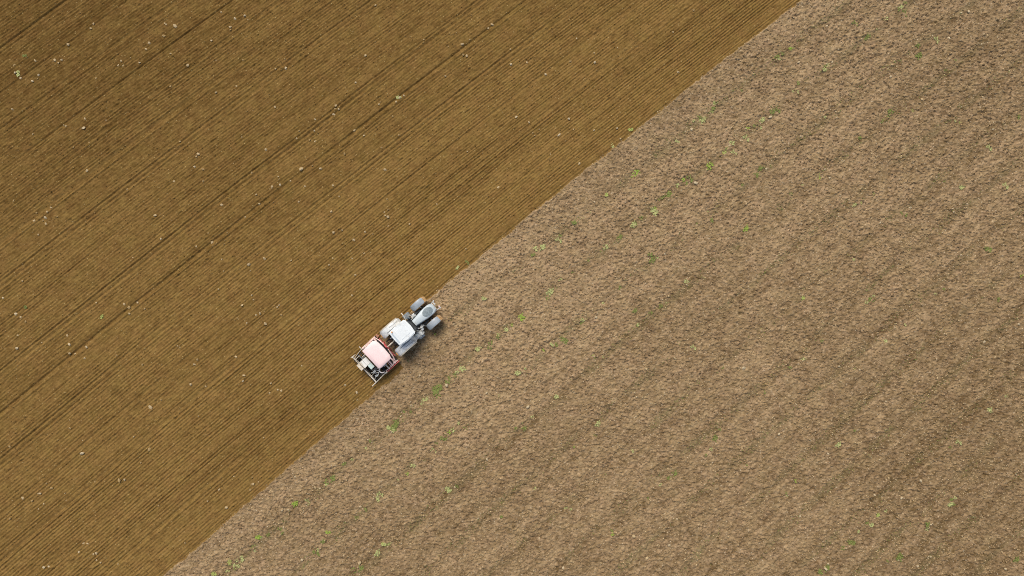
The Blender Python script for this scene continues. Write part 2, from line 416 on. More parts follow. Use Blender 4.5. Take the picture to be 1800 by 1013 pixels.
TP = (at(709.6, 587.0)[0]-.28*math.cos(R(41)), at(709.6, 587.0)[1]-.28*math.sin(R(41)))
HEAD = R(41.0)
def make_tractor():
    T = empty("tractor", (TP[0], TP[1], 0.0), HEAD)
    tag(T, "pale grey tractor with white cab roof pulling the red seed drill along the field edge", "tractor")
    for s in (1, -1):
        wheel(T, 0, s*1.03, 0.93, 0.62, 0.50, s, False)
        wh = wheel(T, 3.03, s*1.03, 0.72, 0.60, 0.36, s, True)
    # chassis and engine
    b = MB()
    b.box((1.35, 0, .78), (3.6, .42, .42), bev=.04)
    b.box((2.35, 0, 1.12), (2.1, .56, .5), bev=.05)
    b.cyl((0, -.72, .93), (0, .72, .93), .17)
    b.cyl((3.03, -.78, .66), (3.03, .78, .66), .11)
    b.box((-.1, 0, .95), (.75, .62, .75), bev=.06)
    b.box((3.03, 0, .75), (.5, .5, .3), bev=.04)
    b.box((1.55, 0, 1.42), (.35, .95, .12), bev=.03)
    for s in (1, -1):
        b.box((1.95, s*.38, 1.0), (.7, .12, .35), bev=.03)
        b.cyl((3.03, s*.35, .62), (2.65, s*.72, .64), .03, 8)
    b.box((-.38, 0, 1.0), (.42, 1.1, .5), bev=.04); b.box((1.68, 0, 1.30), (.34, 1.25, .12), bev=.03)  # black boxes added to deepen the shaded gaps behind cab and before windscreen
    for s in (1, -1): b.box((2.45, s*.58, .92), (.7, .22, .25), bev=.03)
    b.build("chassis", m_dark, T)
    # hood: narrow at the windscreen, wide over the radiator, rounded nose
    secs = []; HX = .17
    for x, hw, zt, zs in ((1.62, .29, 1.80, 1.42), (1.9, .32, 1.79, 1.36), (2.3, .35, 1.75, 1.28), (2.7, .385, 1.70, 1.2), (3.1, .40, 1.63, 1.1), (3.4, .40, 1.55, 1.0), (3.6, .35, 1.45, .9), (3.72, .25, 1.32, .85), (3.77, .10, 1.2, .84)):
        c = hw*0.30; x += HX; hw *= 1.0+.14*sm(1.9, 3.0, x)
        sec = [(x, -hw, zs), (x, -hw, zt-.10), (x, -hw+.35*c, zt-.03), (x, -hw+c, zt), (x, 0, zt+.025), (x, hw-c, zt), (x, hw-.35*c, zt-.03), (x, hw, zt-.10), (x, hw, zs)]
        secs.append(sec)
    h = MB().loft(secs).build("hood", m_hood, T, True)
    # grille over the nose, laid 4 mm proud of the hood
    def hoodtop(x):
        tb = ((1.62, 1.80), (1.9, 1.79), (2.3, 1.75), (2.7, 1.70), (3.1, 1.63), (3.4, 1.55), (3.6, 1.45), (3.72, 1.32))
        for (a, za), (c2, zc) in zip(tb, tb[1:]):
            if x <= c2: return za+(zc-za)*(x-a)/(c2-a)
        return 1.3
    b = MB(); rings = []
    for i in range(13):
        x = 2.62+ i/12*0.92; t = (i/12*2-1)
        hw = .355*math.sqrt(max(0.03, 1-t*t*0.92))
        rings.append([(x+HX, yy*hw, hoodtop(x)+.025*(1-(yy*hw/.4)**2)+dz) for yy, dz in ((-1, .008), (-.5, .014), (0, .018), (.5, .014), (1, .008))])
    for i in range(12):
        for j in range(4):
            b.bm.faces.new([b.bm.verts.new(p) for p in (rings[i][j], rings[i+1][j], rings[i+1][j+1], rings[i][j+1])])
    bmesh.ops.remove_doubles(b.bm, verts=b.bm.verts[:], dist=1e-4)
    b.build("grille", m_grille, h)
    for s in (1, -1):
        MB().box((3.87, s*.19, 1.20), (.12, .16, .10), bev=.02).build("headlight", m_lens, T)
    b = MB()
    for s in (1, -1):
        b.box((2.45, s*.365, 1.16), (1.25, .02, .30), bev=.008)
        for k in range(7): b.box((1.95+k*.16, s*.38, 1.16), (.05, .012, .24))
    b.build("side_grille", m_grille, T)
    # cab
    for (x, y) in ((-.02, .60), (-.02, -.60), (1.50, .52), (1.50, -.52), (.62, .66), (.62, -.66)):
        MB().tube([(x+(.10 if x > 1 else -.04 if x < .1 else 0), y*1.08, 1.30), (x, y, 2.76)], .035, 8).build("cab_pillar", m_dark, T)
    gl = ((( -.05, .68, 1.35), (.60, .70, 1.35), (.60, .65, 2.74), (0, .62, 2.74)),
          ((.66, .70, 1.2), (1.54, .58, 1.2), (1.47, .53, 2.74), (.66, .65, 2.74)))
    for s in (1, -1):
        for q in gl:
            b = MB(); b.bm.faces.new([b.bm.verts.new((p[0], p[1]*s, p[2])) for p in q]); b.build("side_window", m_glass, T)
    b = MB(); b.bm.faces.new([b.bm.verts.new(p) for p in ((1.60, -.54, 1.45), (1.60, .54, 1.45), (1.50, .49, 2.74), (1.50, -.49, 2.74))]); b.build("windscreen", m_glass, T)
    b = MB(); b.bm.faces.new([b.bm.verts.new(p) for p in ((-.10, -.60, 1.5), (-.10, .60, 1.5), (-.04, .56, 2.74), (-.04, -.56, 2.74))]); b.build("rear_window", m_glass, T)
    MB().box((.75, 0, 1.22), (1.65, 1.2, .22), bev=.03).build("cab_floor", m_dark, T)
    b = MB(); b.box((.45, 0, 1.62), (.48, .48, .14), bev=.05); b.box((.22, 0, 1.98), (.13, .46, .62), rot=(0, -.12, 0), bev=.05); b.build("seat", m_seat, T)
    b = MB()
    b.tube([(1.08+.17*math.cos(a)*.8, .20*math.sin(a), 1.95+.17*math.cos(a)*.45) for a in [k*math.pi/8 for k in range(17)]], .014, 6, False)
    b.cyl((1.08, 0, 1.95), (1.32, 0, 1.5), .03); b.build("steering_wheel", m_hose, T)
    rf = MB()
    rf.prism([(-.10, -.70), (-.15, -.60), (-.17, 0), (-.15, .60), (-.10, .70), (.7, .79), (1.45, .73), (1.55, .61), (1.61, 0), (1.55, -.61), (1.45, -.73), (.7, -.79)], 2.76, 2.93)
    es = [e for e in rf.bm.edges if all(v.co.z > 2.9 for v in e.verts)]
    bmesh.ops.bevel(rf.bm, geom=es, offset=.07, segments=4, affect='EDGES')
    roof = rf.build("cab_roof", m_roof, T, True)
    b = MB(); b.box((.74, 0, 2.941), (.95, .86, .022), bev=.01); b.build("roof_hatch", m_roof, roof)
    b = MB()
    b.box((.02, 0, 2.90), (.14, 1.0, .07), bev=.02)
    b.build("rear_roof_vent", m_roof2, roof)
    for s in (1, -1):
        MB().box((1.50, s*.46, 2.82), (.08, .15, .09), bev=.02).build("work_light", m_lens, roof)
        MB().box((-.08, s*.46, 2.82), (.08, .15, .09), bev=.02).build("work_light", m_lens, roof)
    b = MB(); b.cyl((.12, .58, 2.9), (.12, .58, 3.08), .055, 12); b.build("beacon", m_amber, roof)
    # rear mudguards: broad, joined to the cab
    for s in (1, -1):
        b = MB()
        y0, y1 = (.62, 1.27) if s > 0 else (-1.27, -.62)
        b.arc_shell((0, 0, .93), 1.07, R(20), R(163), y0, y1, th=.035, n=18, crown=.02, round_end=.07)
        b.box((.45, s*.70, 1.72), (1.20, .20, .46), bev=.03)
        g = b.build("rear_mudguard", m_fend, T, True)
        b = MB(); y0, y1 = (1.275, 1.37) if s > 0 else (-1.37, -1.275)
        b.arc_shell((0, 0, .93), 1.06, R(30), R(152), y0, y1, th=.03, n=16)
        b.build("mudguard_extension", m_fedge, g)
        b = MB()
        b.arc_shell((0, 0, .93), 1.098, R(50), R(112), *((.80, .86) if s > 0 else (-.86, -.80)), th=.02, n=10)
        b.arc_shell((0, 0, .93), 1.092, R(40), R(90), *((1.04, 1.07) if s > 0 else (-1.07, -1.04)), th=.02, n=10)
        b.build("mudguard_rib", m_grey, g)
        MB().box((-1.03, s*.98, 1.28), (.05, .20, .10), bev=.01).build("tail_light", m_amber, g)
        # front mudguards
        b = MB(); y0, y1 = (.76, 1.31) if s > 0 else (-1.31, -.76)
        b.arc_shell((3.03, 0, .71), .775, R(47), R(158), y0, y1, th=.02, n=14, crown=.035, round_end=.04)
        b.tube([(3.03, s*.80, 1.40), (3.0, s*.62, 1.1), (3.03, s*.55, .75)], .025, 6)
        b.build("front_mudguard", m_guard, T, True)
    # left side: exhaust, air cleaner, tank; right side: steps and fuel tank
    b = MB(); b.cyl((1.72, .62, .9), (1.72, .62, 1.9), .09, 16); b.tube([(1.72, .62, 1.9), (1.72, .62, 2.35), (1.66, .66, 2.5)], .05, 10); b.build("exhaust", m_grey, T, True)
    b = MB(); b.box((1.62, .92, .95), (.62, .42, .55), bev=.09, seg=3); b.build("battery_box", m_grey, T, True)
    b = MB(); b.cyl((2.02, .52, 1.1), (2.02, .52, 1.56), .10, 16); b.box((2.1, .62, 1.2), (.3, .16, .12), bev=.03); b.tube([(1.85, .75, 1.25), (2.05, .66, 1.42), (2.25, .42, 1.35)], .035, 8); b.build("air_cleaner", m_light, T, True)
    b = MB(); b.box((1.38, -.92, .82), (.98, .46, .62), bev=.10, seg=3); b.build("fuel_tank", m_light, T, True)
    b = MB()
    b.box((1.38, -1.0, 1.16), (.80, .34, .04), bev=.01); b.box((1.40, -1.20, .80), (.5, .2, .035), bev=.01); b.box((1.40, -1.24, .48), (.5, .2, .035), bev=.01)
    for dx in (-.26, .26): b.box((1.40+dx, -1.16, .72), (.03, .14, .8))
    b.build("access_steps", m_light, T)
    b = MB(); b.tube([(1.05, -1.18, 1.16), (1.05, -1.2, 1.75), (1.2, -1.0, 2.0)], .018, 6); b.tube([(1.78, -.95, 1.16), (1.76, -.85, 1.7), (1.6, -.62, 2.0)], .018, 6); b.build("handrail", m_light, T)
    b = MB(); b.cyl((2.02, -.62, .95), (2.02, -.62, 1.35), .13, 14); b.box((1.92, -.78, 1.2), (.22, .25, .2), bev=.04); b.build("filter_housing", m_light, T, True)
    for pts, rr_ in (([(2.25, -.60, 1.3), (2.05, -.7, 1.42), (1.85, -.62, 1.38), (1.7, -.5, 1.45)], .03), ([(2.3, .5, 1.3), (2.0, .42, 1.5), (1.75, .4, 1.5)], .028), ([(2.1, -.4, 1.2), (2.25, -.75, 1.15), (2.35, -.8, .9)], .022)):
        MB().tube(pts, rr_, 8).build("hose", m_light, T, True)
    for s in (1, -1):
        b = MB(); b.tube([(1.52, s*.56, 2.5), (1.62, s*.9, 2.45), (1.60, s*1.22, 2.35)], .018, 6)
        b.box((1.60, s*1.22, 2.12), (.06, .20, .38), bev=.02); b.build("side_mirror", m_cream if s > 0 else m_grey, T)
    # front linkage and weight
    b = MB()
    for s, L in ((1, 4.12), (-1, 4.18)):
        b.box(((3.6+L)/2, s*.36, .72), (L-3.6, .07, .12), rot=(0, 0, s*.12), bev=.015)
        b.box((L, s*.40, .74), (.13, .11, .16), bev=.02)
    b.box((3.74, 0, .78), (.28, .62, .3), bev=.04); b.cyl((3.86, .1, .8), (4.1, .1, 1.0), .035, 8)
    b.box((4.05, .18, 1.0), (.10, .22, .08), bev=.02)
    b.build("front_linkage", m_light, T)
    b = MB(); b.box((4.2, -.25, .80), (.12, .13, .1), bev=.03); b.build("linkage_hook", m_pinkd, T)
    # rear linkage
    b = MB()
    for s in (1, -1):
        b.tube([(-.35, s*.32, .62), (-.95, s*.42, .58), (-1.2, s*.42, .58)], .045, 8)
        b.tube([(-.5, s*.38, 1.25), (-.78, s*.42, .62)], .028, 8)
        b.box((-.42, s*.26, 1.30), (.34, .07, .12), rot=(0, .2, 0), bev=.02)
        b.cyl((-.30, s*.16, 1.05), (-.62, s*.30, 1.22), .05, 8)
    b.box((-.55, .02, .9), (.22, .3, .22), bev=.03)
    b.box((-.36, 0, 1.34), (.12, .5, .1), bev=.02)
    b.build("rear_linkage", m_dark, T)  # black colour stands in for deep shade between tractor and drill
    b = MB(); b.cyl((-.45, 0, 1.38), (-1.25, 0, 1.24), .042, 10); b.cyl((-.65, 0, 1.345), (-1.0, 0, 1.285), .062, 10); b.build("top_link", m_cream, T)
    b = MB()
    for k, (yy, zz) in enumerate(((.18, 1.5), (-.14, 1.46), (.06, 1.56), (-.24, 1.4))):
        b.tube([(-.30, yy, 1.35), (-.5, yy*1.3, zz), (-.9, yy*.9, 1.18+.03*k), (-1.25, yy*.7, 1.2)], .016, 6)
    b.build("hydraulic_hose", m_hose, T, True)
    for c_, d_ in (((-.42, .30, 1.45), (.12, .11, .08)), ((-.36, -.12, 1.47), (.13, .10, .06)), ((-.52, .05, 1.42), (.10, .1, .06)), ((-.55, .36, 1.35), (.16, .08, .06))):
        MB().box(c_, d_, bev=.02).build("hydraulic_coupler", m_light, T)
    return T
make_tractor()

# ------------------------------------------------------------------ seed drill on its power harrow (x forward, y left); origin under the hopper
SP = (-11.23, -5.51)
def make_drill():
    D = empty("seed_drill", (SP[0], SP[1], 0.0), R(43.0))
    tag(D, "red power harrow and seed drill with a pale pink hopper cover behind the tractor", "seed drill")
    YL, YR = 1.33, -1.62
    yc = (YL+YR)/2; W = YL-YR
    # harrow gearbox trough with rotors
    b = MB(); b.box((.42, yc, .46), (.52, W-.10, .20), bev=.03); b.cyl((.42, yc, .5), (.42, yc, .82), .14, 14); b.box((.30, yc, .66), (.5, .5, .12), bev=.02); b.build("harrow_trough", m_dark, D)
    b = MB()
    for k in range(12):
        y = YL-.14-(W-.28)*k/11; a = k*.7
        b.cyl((.42, y, .36), (.42, y, .24), .07, 10)
        for q in (0, math.pi): b.tube([(.42+.09*math.cos(a+q), y+.09*math.sin(a+q), .28), (.42+.10*math.cos(a+q), y+.10*math.sin(a+q), -.02)], [.022, .012], 6)
    b.build("harrow_tine", m_dark, D); D.children[-1]["kind"] = "stuff"
    # side plates
    MB().box((.06, YR, .42), (1.40, .07, .58), bev=.02).build("side_plate", m_red, D)
    p = MB().box((.10, YL, .36), (1.30, .035, .46), bev=.01).build("side_plate", m_rust, D); p["label"] = "side plate caked with brown soil"
    b = MB(); b.box((.02, YR+.13, .66), (1.40, .09, .07), bev=.015); b.build("side_rail", m_pinkd, D)
    b = MB(); b.box((-.06, YL-.07, .74), (1.45, .15, .07), bev=.015); b.build("side_rail", m_pinkd, D)
    MB().box((.78, YL-.12, .34), (.26, .30, .20), rot=(0, 0, .35), bev=.04).build("corner_shield", m_rust, D)
    # headstock and braces
    b = MB()
    b.box((.88, .0, .78), (.08, .92, .10), bev=.02); b.box((.78, yc*.5, .50), (.07, W-.9, .08), bev=.02)
    for s in (1, -1): b.tube([(.92, s*.42, .5), (.90, s*.30, 1.1), (.86, s*.07, 1.32)], .045, 8)
    b.box((.90, 0, 1.28), (.12, .18, .22), bev=.02)
    b.build("headstock", m_red, D)
    for pts in ([(.88, -.10, 1.18), (.74, -.85, .95), (.50, -1.50, .72)], [(.88, .10, 1.18), (.78, .75, .95), (.62, 1.15, .76)], [(.80, -.5, 1.2), (.68, -1.05, .95), (.22, -1.52, .75)]):
        MB().tube(pts, .045, 8).build("brace", m_pinkd, D)
    # cross bars of the side frames: they show as rungs beside the hopper
    for x, y0, y1, w in ((.50, .86, YL-.06, .12), (.24, .86, YL-.06, .06), (.10, .86, YL-.06, .10), (-.16, .86, YL-.02, .07), (-.30, .86, YL-.1, .05), (-.48, .80, YL+.02, .07),
                         (.42, YR+.05, -.86, .11), (.13, YR+.05, -.86, .13), (-.02, YR+.05, -.86, .05), (-.28, YR+.05, -.86, .10)):
        MB().box((x, (y0+y1)/2, .80 if y0 > 0 else .76), (w, abs(y1-y0), .05), bev=.01).build("cross_bar", m_pinkd if x > -.2 else m_cream, D)
    for x, y in ((.33, 1.08), (-.05, 1.1), (.30, -1.25), (-.15, -1.28)): MB().cyl((x, y, .3), (x, y, .62), .06, 10).build("spring_leg", m_dark, D)
    # hopper: tapered tank under a hipped sheet cover
    t = MB()
    t.loft([[(x, y, z) for x, y in ((.20*a-.02, .85), (.20*a-.02, -.85))][:0] or [(-.02-.22*a, -.80*b_, z), (-.02+.22*a, -.80*b_, z), (-.02+.22*a, .80*b_, z), (-.02-.22*a, .80*b_, z)] for a, b_, z in ((.6, .96, .98), (2.2, 1.08, 1.45), (2.6, 1.12, 1.80))])
    hop = t.build("hopper", m_pinkd, D)
    c = MB()
    out = [(.70, .86), (.76, .66), (.79, .05), (.76, -.74), (.62, -1.06), (-.44, -1.07), (-.70, -.98), (-.72, 1.02), (-.10, 1.07), (.52, 1.05)]
    s0 = [(x, y, 1.80) for x, y in out]; s1 = [(x, y, 1.86) for x, y in out]; s2 = [(x*.93, y*.95, 1.915) for x, y in out]; s3 = [(x*.55, y*.72, 1.955) for x, y in out]
    c.loft([s0, s1, s2, s3]); cv = c.build("hopper_cover", m_pink, hop, True)
    b = MB(); b.cyl((-.66, .5, 1.84), (-.66, -.5, 1.84), .018, 8)
    for y in (.5, -.5): b.cyl((-.66, y, 1.84), (-.60, y, 1.84), .014, 6)
    b.build("cover_handle", m_grey, cv)
    b = MB()
    for k in range(5):
        y = -.50+k*.11; b.box((-.69-.01*(k % 2), y*1.6+.15, 1.55), (.08, .09, .16), bev=.02)
    b.build("metering_unit", m_dark, hop)
    b = MB(); b.box((-.32, -1.02, 1.20), (.55, .10, .40), bev=.03); b.cyl((-.25, -1.07, 1.2), (-.25, -1.15, 1.2), .16, 16); b.build("gear_case", m_light, hop, True)
    # packer roller
    rl = MB(); rl.cyl((-.72, YL-.08, .27), (-.72, YR+.08, .27), .17, 20)
    for k in range(24):
        y = YL-.12-(W-.24)*k/23; rl.lathe([(-.022, .17), (-.022, .25), (-.008, .275), (.008, .275), (.022, .25), (.022, .17)], (-.72, y, .27), 24)
    rl.build("packer_roller", m_dark, D)
    MB().box((-.72, YL-.02, .36), (.42, .04, .34), bev=.02).build("roller_arm", m_rust, D)
    MB().box((-.72, YR+.04, .36), (.42, .04, .34), bev=.02).build("roller_arm", m_red, D)
    # coulter bar with sixteen double disc coulters
    MB().box((-1.16, yc, .62), (.09, W-.2, .09), bev=.015).build("coulter_bar", m_dark, D)
    MB().box((-1.42, yc, .66), (.06, W-.5, .06), bev=.01).build("coulter_bar", m_grey, D)
    first = None; parts = []
    for k in range(16):
        y = YL-.16-(W-.32)*k/15; st = .16*(k % 2)
        if first is None:
            b = MB(); b.tube([(0, 0, .60), (-.22, 0, .42), (-.42, 0, .22)], .034, 6); b.box((-.44, 0, .28), (.12, .05, .2), bev=.01)
            a = b.build("coulter", m_dark, D)  # coulters coloured black to imitate the shade under the deck
            b = MB(); b.lathe([(-.012, .02), (-.006, .16), (.006, .16), (.012, .02)], (-.46, .02, .14), 20); d = b.build("coulter_disc", m_dark, a)
            b = MB(); b.tube([(.50, 0, 1.18), (.30, 0, .95), (-.10, .01, .62), (-.40, 0, .36)], .020, 6); h = b.build("seed_hose", m_hose, a, True)
            first = a; pw = MB().lathe([(-.04, .06), (-.04, .13), (0, .145), (.04, .13), (.04, .06)], (-.70, -.02, .15), 20).build("press_wheel", m_hose, a, True); parts = [d, h, pw]; o = a  # dark press wheels added to fill the shaded gaps under the deck
        else:
            o = first.copy(); COL.objects.link(o); o.parent = D
            for p_ in parts:
                q = p_.copy(); COL.objects.link(q); q.parent = o
        o.location = (-1.16-st, y, 0)
    # loading deck and step at the back
    dk = MB().box((-1.17, .20, 1.16), (.40, .62, .035), bev=.008).build("loading_deck", m_deck, D)
    MB().box((-1.17, -.35, 1.16), (.38, .44, .035), bev=.008).build("loading_deck", m_teal, D)["label"] = "pale blue-green deck plate"
    MB().box((-1.50, .20, 1.14), (.22, .64, .035), bev=.008).build("loading_deck", m_deck, D)
    b = MB(); b.box((-1.65, .20, 1.10), (.10, .66, .03), bev=.006); b.build("deck_edge", m_cream, D)
    b = MB(); b.box((-1.98, .24, .88), (.24, .62, .035), bev=.008)
    for y in (.52, -.04): b.box((-1.78, y, .98), (.30, .04, .04), rot=(0, -.7, 0)); b.box((-1.35, y, 1.10), (.6, .04, .04))
    b.build("boarding_step", m_cream, D)
    for y in (.62, -.55): MB().tube([(-.78, y, .8), (-.95, y, 1.12), (-1.35, y, 1.12)], .022, 6).build("deck_support", m_grey, D)
    # rear tine harrow
    hb = MB(); hb.box((-1.96, yc+.02, .40), (.055, W-.08, .055), bev=.01); hbo = hb.build("following_harrow", m_cream, D)
    b = MB()
    for k in range(26):
        y = YL-.10-(W-.24)*k/25
        if -.15 < y < .55 and k % 3: pass
        b.tube([(-1.96, y, .42), (-1.90+.02*(k % 2), y+.01, .37), (-2.03, y, .28), (-2.12-.03*(k % 2), y, .03)], .018, 5)
        b.tube([(-1.96, y+.03, .43), (-1.84, y+.03, .40)], .018, 5)
    b.build("harrow_spring_tine", m_cream, hbo)["kind"] = "stuff"
    for pts in ([(-1.28, .98, .66), (-1.66, 1.0, .56), (-1.96, 1.0, .42)], [(-1.28, -.95, .66), (-1.66, -.95, .56), (-1.96, -.95, .42)], [(-.50, YL-.1, .78), (-1.0, YL-.06, .72), (-1.6, YL-.15, .55), (-1.96, YL-.2, .42)]):
        MB().tube(pts, .026, 6).build("harrow_arm", m_cream, D)
    MB().box((-.86, YL-.02, .78), (.055, .52, .05), rot=(0, 0, .05), bev=.01).build("cross_bar", m_cream, D)
    MB().box((-1.02, .74, .80), (.62, .05, .05), bev=.01).build("cross_bar", m_cream, D)
    # folded marker arm on the right, stub on the left
    b = MB(); b.box((-.70, YR+.02, .74), (.22, .12, .10), bev=.02)
    b.tube([(-.70, YR+.05, .78), (-1.2, YR+.03, .66), (-1.9, YR+.0, .50), (-2.42, YR-.0, .42)], [.05, .045, .038, .03], 8)
    b.lathe([(-.012, .02), (-.004, .15), (.004, .15), (.012, .02)], (-2.38, YR-.03, .33), 18)
    b.build("marker_arm", m_cream, D)
    b = MB(); b.tube([(-1.62, YL-.02, .52), (-1.90, YL+.02, .46), (-2.1, YL+.06, .42)], .03, 8); b.box((-1.95, YL-.02, .47), (.2, .06, .06), bev=.01); b.build("marker_arm", m_cream, D)
    # drive wheel and white air hoses at the right rear corner
    b = MB(); b.tube([(-.66+.33*math.cos(a), -1.22+.26*math.sin(a), .98) for a in [R(70)+k*R(190)/10 for k in range(11)]], .055, 10); b.build("air_hose", m_white, D, True)
    b = MB(); b.lathe([(-.05, .12), (-.05, .24), (0, .26), (.05, .24), (.05, .12)], (-.78, -1.38, .62), 24); b.build("drive_wheel", m_hose, D, True)
    b = MB()
    rr = random.Random(4)
    for k in range(9):
        x0 = -.85-rr.random()*.5; y0 = -.75-rr.random()*.6
        b.tube([(x0+.1, y0, 1.0), (x0-.12, y0-.05, 1.02), (x0-.26, y0+rr.uniform(-.12, .12), .92), (x0-.4, y0+rr.uniform(-.15, .15), .7)], .028, 6)
    b.build("distributor_hose", m_light, D, True)
    b = MB(); b.cyl((-1.08, -.78, .75), (-1.08, -.78, 1.06), .13, 16); b.cyl((-1.08, -.78, 1.06), (-1.08, -.78, 1.10), .09, 16); b.build("fan_housing", m_hose, D, True)
    return D
make_drill()

# ------------------------------------------------------------------ loose things lying on the soil
m_clod_b = mat("dry_clod_on_seeded_soil", (0.38, 0.26, 0.115), 0.95, var=0.35, scale=14, bump=0.5, spec=0.1)
m_clod_p = mat("pale_clod", (0.52, 0.39, 0.21), 0.95, var=0.30, scale=14, bump=0.5, spec=0.1)
m_clod_g = mat("grey_stone", (0.54, 0.43, 0.26), 0.9, var=0.25, scale=14, bump=0.4, spec=0.2)
m_crumb = mat("soil_crumb", (0.31, 0.212, 0.108), 0.95, var=0.5, scale=0.9, spec=0.1)
m_crumbs = mat("seeded_crumb", (0.205, 0.122, 0.034), 0.95, var=0.4, scale=0.9, spec=0.1)
def leafmat(name, col, var=0.35):
    m = mat(name, col, 0.6, var=var, scale=9, spec=0.2)
    return m
m_lb = leafmat("bright_leaf", (0.29, 0.38, 0.06))
m_ly = leafmat("yellow_green_leaf", (0.38, 0.42, 0.11))
m_ld = leafmat("dull_leaf", (0.20, 0.225, 0.055))
m_lp = leafmat("pale_leaf", (0.44, 0.45, 0.17))

def clod_mesh(seed, el=1.0, flat=0.65):
    rs = random.Random(seed); bm = bmesh.new()
    bmesh.ops.create_icosphere(bm, subdivisions=2, radius=0.5)
    ph = [Vector((rs.uniform(-1, 1), rs.uniform(-1, 1), rs.uniform(-1, 1))).normalized() for _ in range(9)]
    am = [rs.uniform(.05, .22) for _ in ph]
    for v in bm.verts:
        d = v.co.normalized(); k = 1.0
        for p, a in zip(ph, am):
            t = d.dot(p)
            if t > .55: k -= a*(t-.55)*2
            k += a*.35*math.sin(7*t+seed)
        k += rs.uniform(-.05, .05)
        v.co = Vector((v.co.x*k*el, v.co.y*k, v.co.z*k*flat))
    me = bpy.data.meshes.new("clod"); bm.to_mesh(me); bm.free(); return me
CL = []
for i in range(7):
    row = []
    base = clod_mesh(10+i, (1.0, 1.3, .9, 1.6, 1.1, 1.0, 1.35)[i])
    for m in (m_clod_b, m_clod_p, m_clod_g):
        me = base.copy(); me.materials.append(m); row.append(me)
    CL.append(row)
def clod(name, px, py, s, mi, label, group, rnd, cat="soil clod"):
    x, y = at(px, py); z = height_at(x, y)
    o = bpy.data.objects.new(name, CL[rnd.randrange(7)][mi]); COL.objects.link(o)
    o.scale = (s, s*rnd.uniform(.75, 1.1), s*rnd.uniform(.8, 1.1)); o.location = (x, y, z+s*.18)
    o.rotation_euler = (rnd.uniform(-.3, .3), rnd.uniform(-.3, .3), rnd.uniform(0, 6.28))
    tag(o, label, cat, group); return o

def weed_mesh(seed, n, spread, leaf, up=0.5, el=1.0):
    rs = random.Random(seed); bm = bmesh.new()
    ncl = max(1, n//16)
    cs = [(rs.gauss(0, .30)*el, rs.gauss(0, .22)) if k else (0, 0) for k in range(ncl)]
    for k in range(n):
        cx, cy = cs[k % ncl]; a = rs.uniform(0, 6.283); L = leaf*rs.uniform(.6, 1.3); w = L*rs.uniform(.40, .65)
        d = Vector((math.cos(a), math.sin(a), 0)); p = Vector((-d.y, d.x, 0)); r0 = rs.uniform(0, spread*.35)
        b0 = Vector((cx*spread*1.6, cy*spread*1.6, .01)) + d*r0
        el_ = rs.uniform(.15, 1.1)*up; z0 = rs.uniform(0, .05)*spread*3
        P0 = b0+Vector((0, 0, z0)); P1 = b0+d*L*.5+Vector((0, 0, z0+L*.5*math.sin(el_))); P2 = b0+d*L+Vector((0, 0, z0+L*(.55*math.sin(el_)-.12)))
        vs = [bm.verts.new(v) for v in (P0-p*w*.15, P1-p*w*.5, P2, P1+p*w*.5, P0+p*w*.15)]
        bm.faces.new((vs[0], vs[1], vs[3], vs[4])); bm.faces.new((vs[1], vs[2], vs[3]))
    me = bpy.data.meshes.new("weed"); bm.to_mesh(me); bm.free(); return me
WM = {}
def weed(name, px, py, s, kind, label, group, rnd, n=40, el=1.0):
    key = (kind, n, el, rnd.randrange(3))
    if key not in WM:
        me = weed_mesh(hash((n, int(el*10), key[3])) & 1023, n, .5, .26, el=el)
        me.materials.append({'b': m_lb, 'y': m_ly, 'd': m_ld, 'p': m_lp}[kind]); WM[key] = me
    x, y = at(px, py); z = height_at(x, y)
    o = bpy.data.objects.new(name, WM[key]); COL.objects.link(o)
    s *= 1.35
    o.scale = (s, s, s); o.location = (x, y, z-.005)
    o.rotation_euler = (0, 0, R(40)+rnd.uniform(-.35, .35) if el > 1 else rnd.uniform(0, 6.28))
    tag(o, label, "weed", group); return o

rnd = random.Random(77)
G_W = "weeds growing in the bare field"
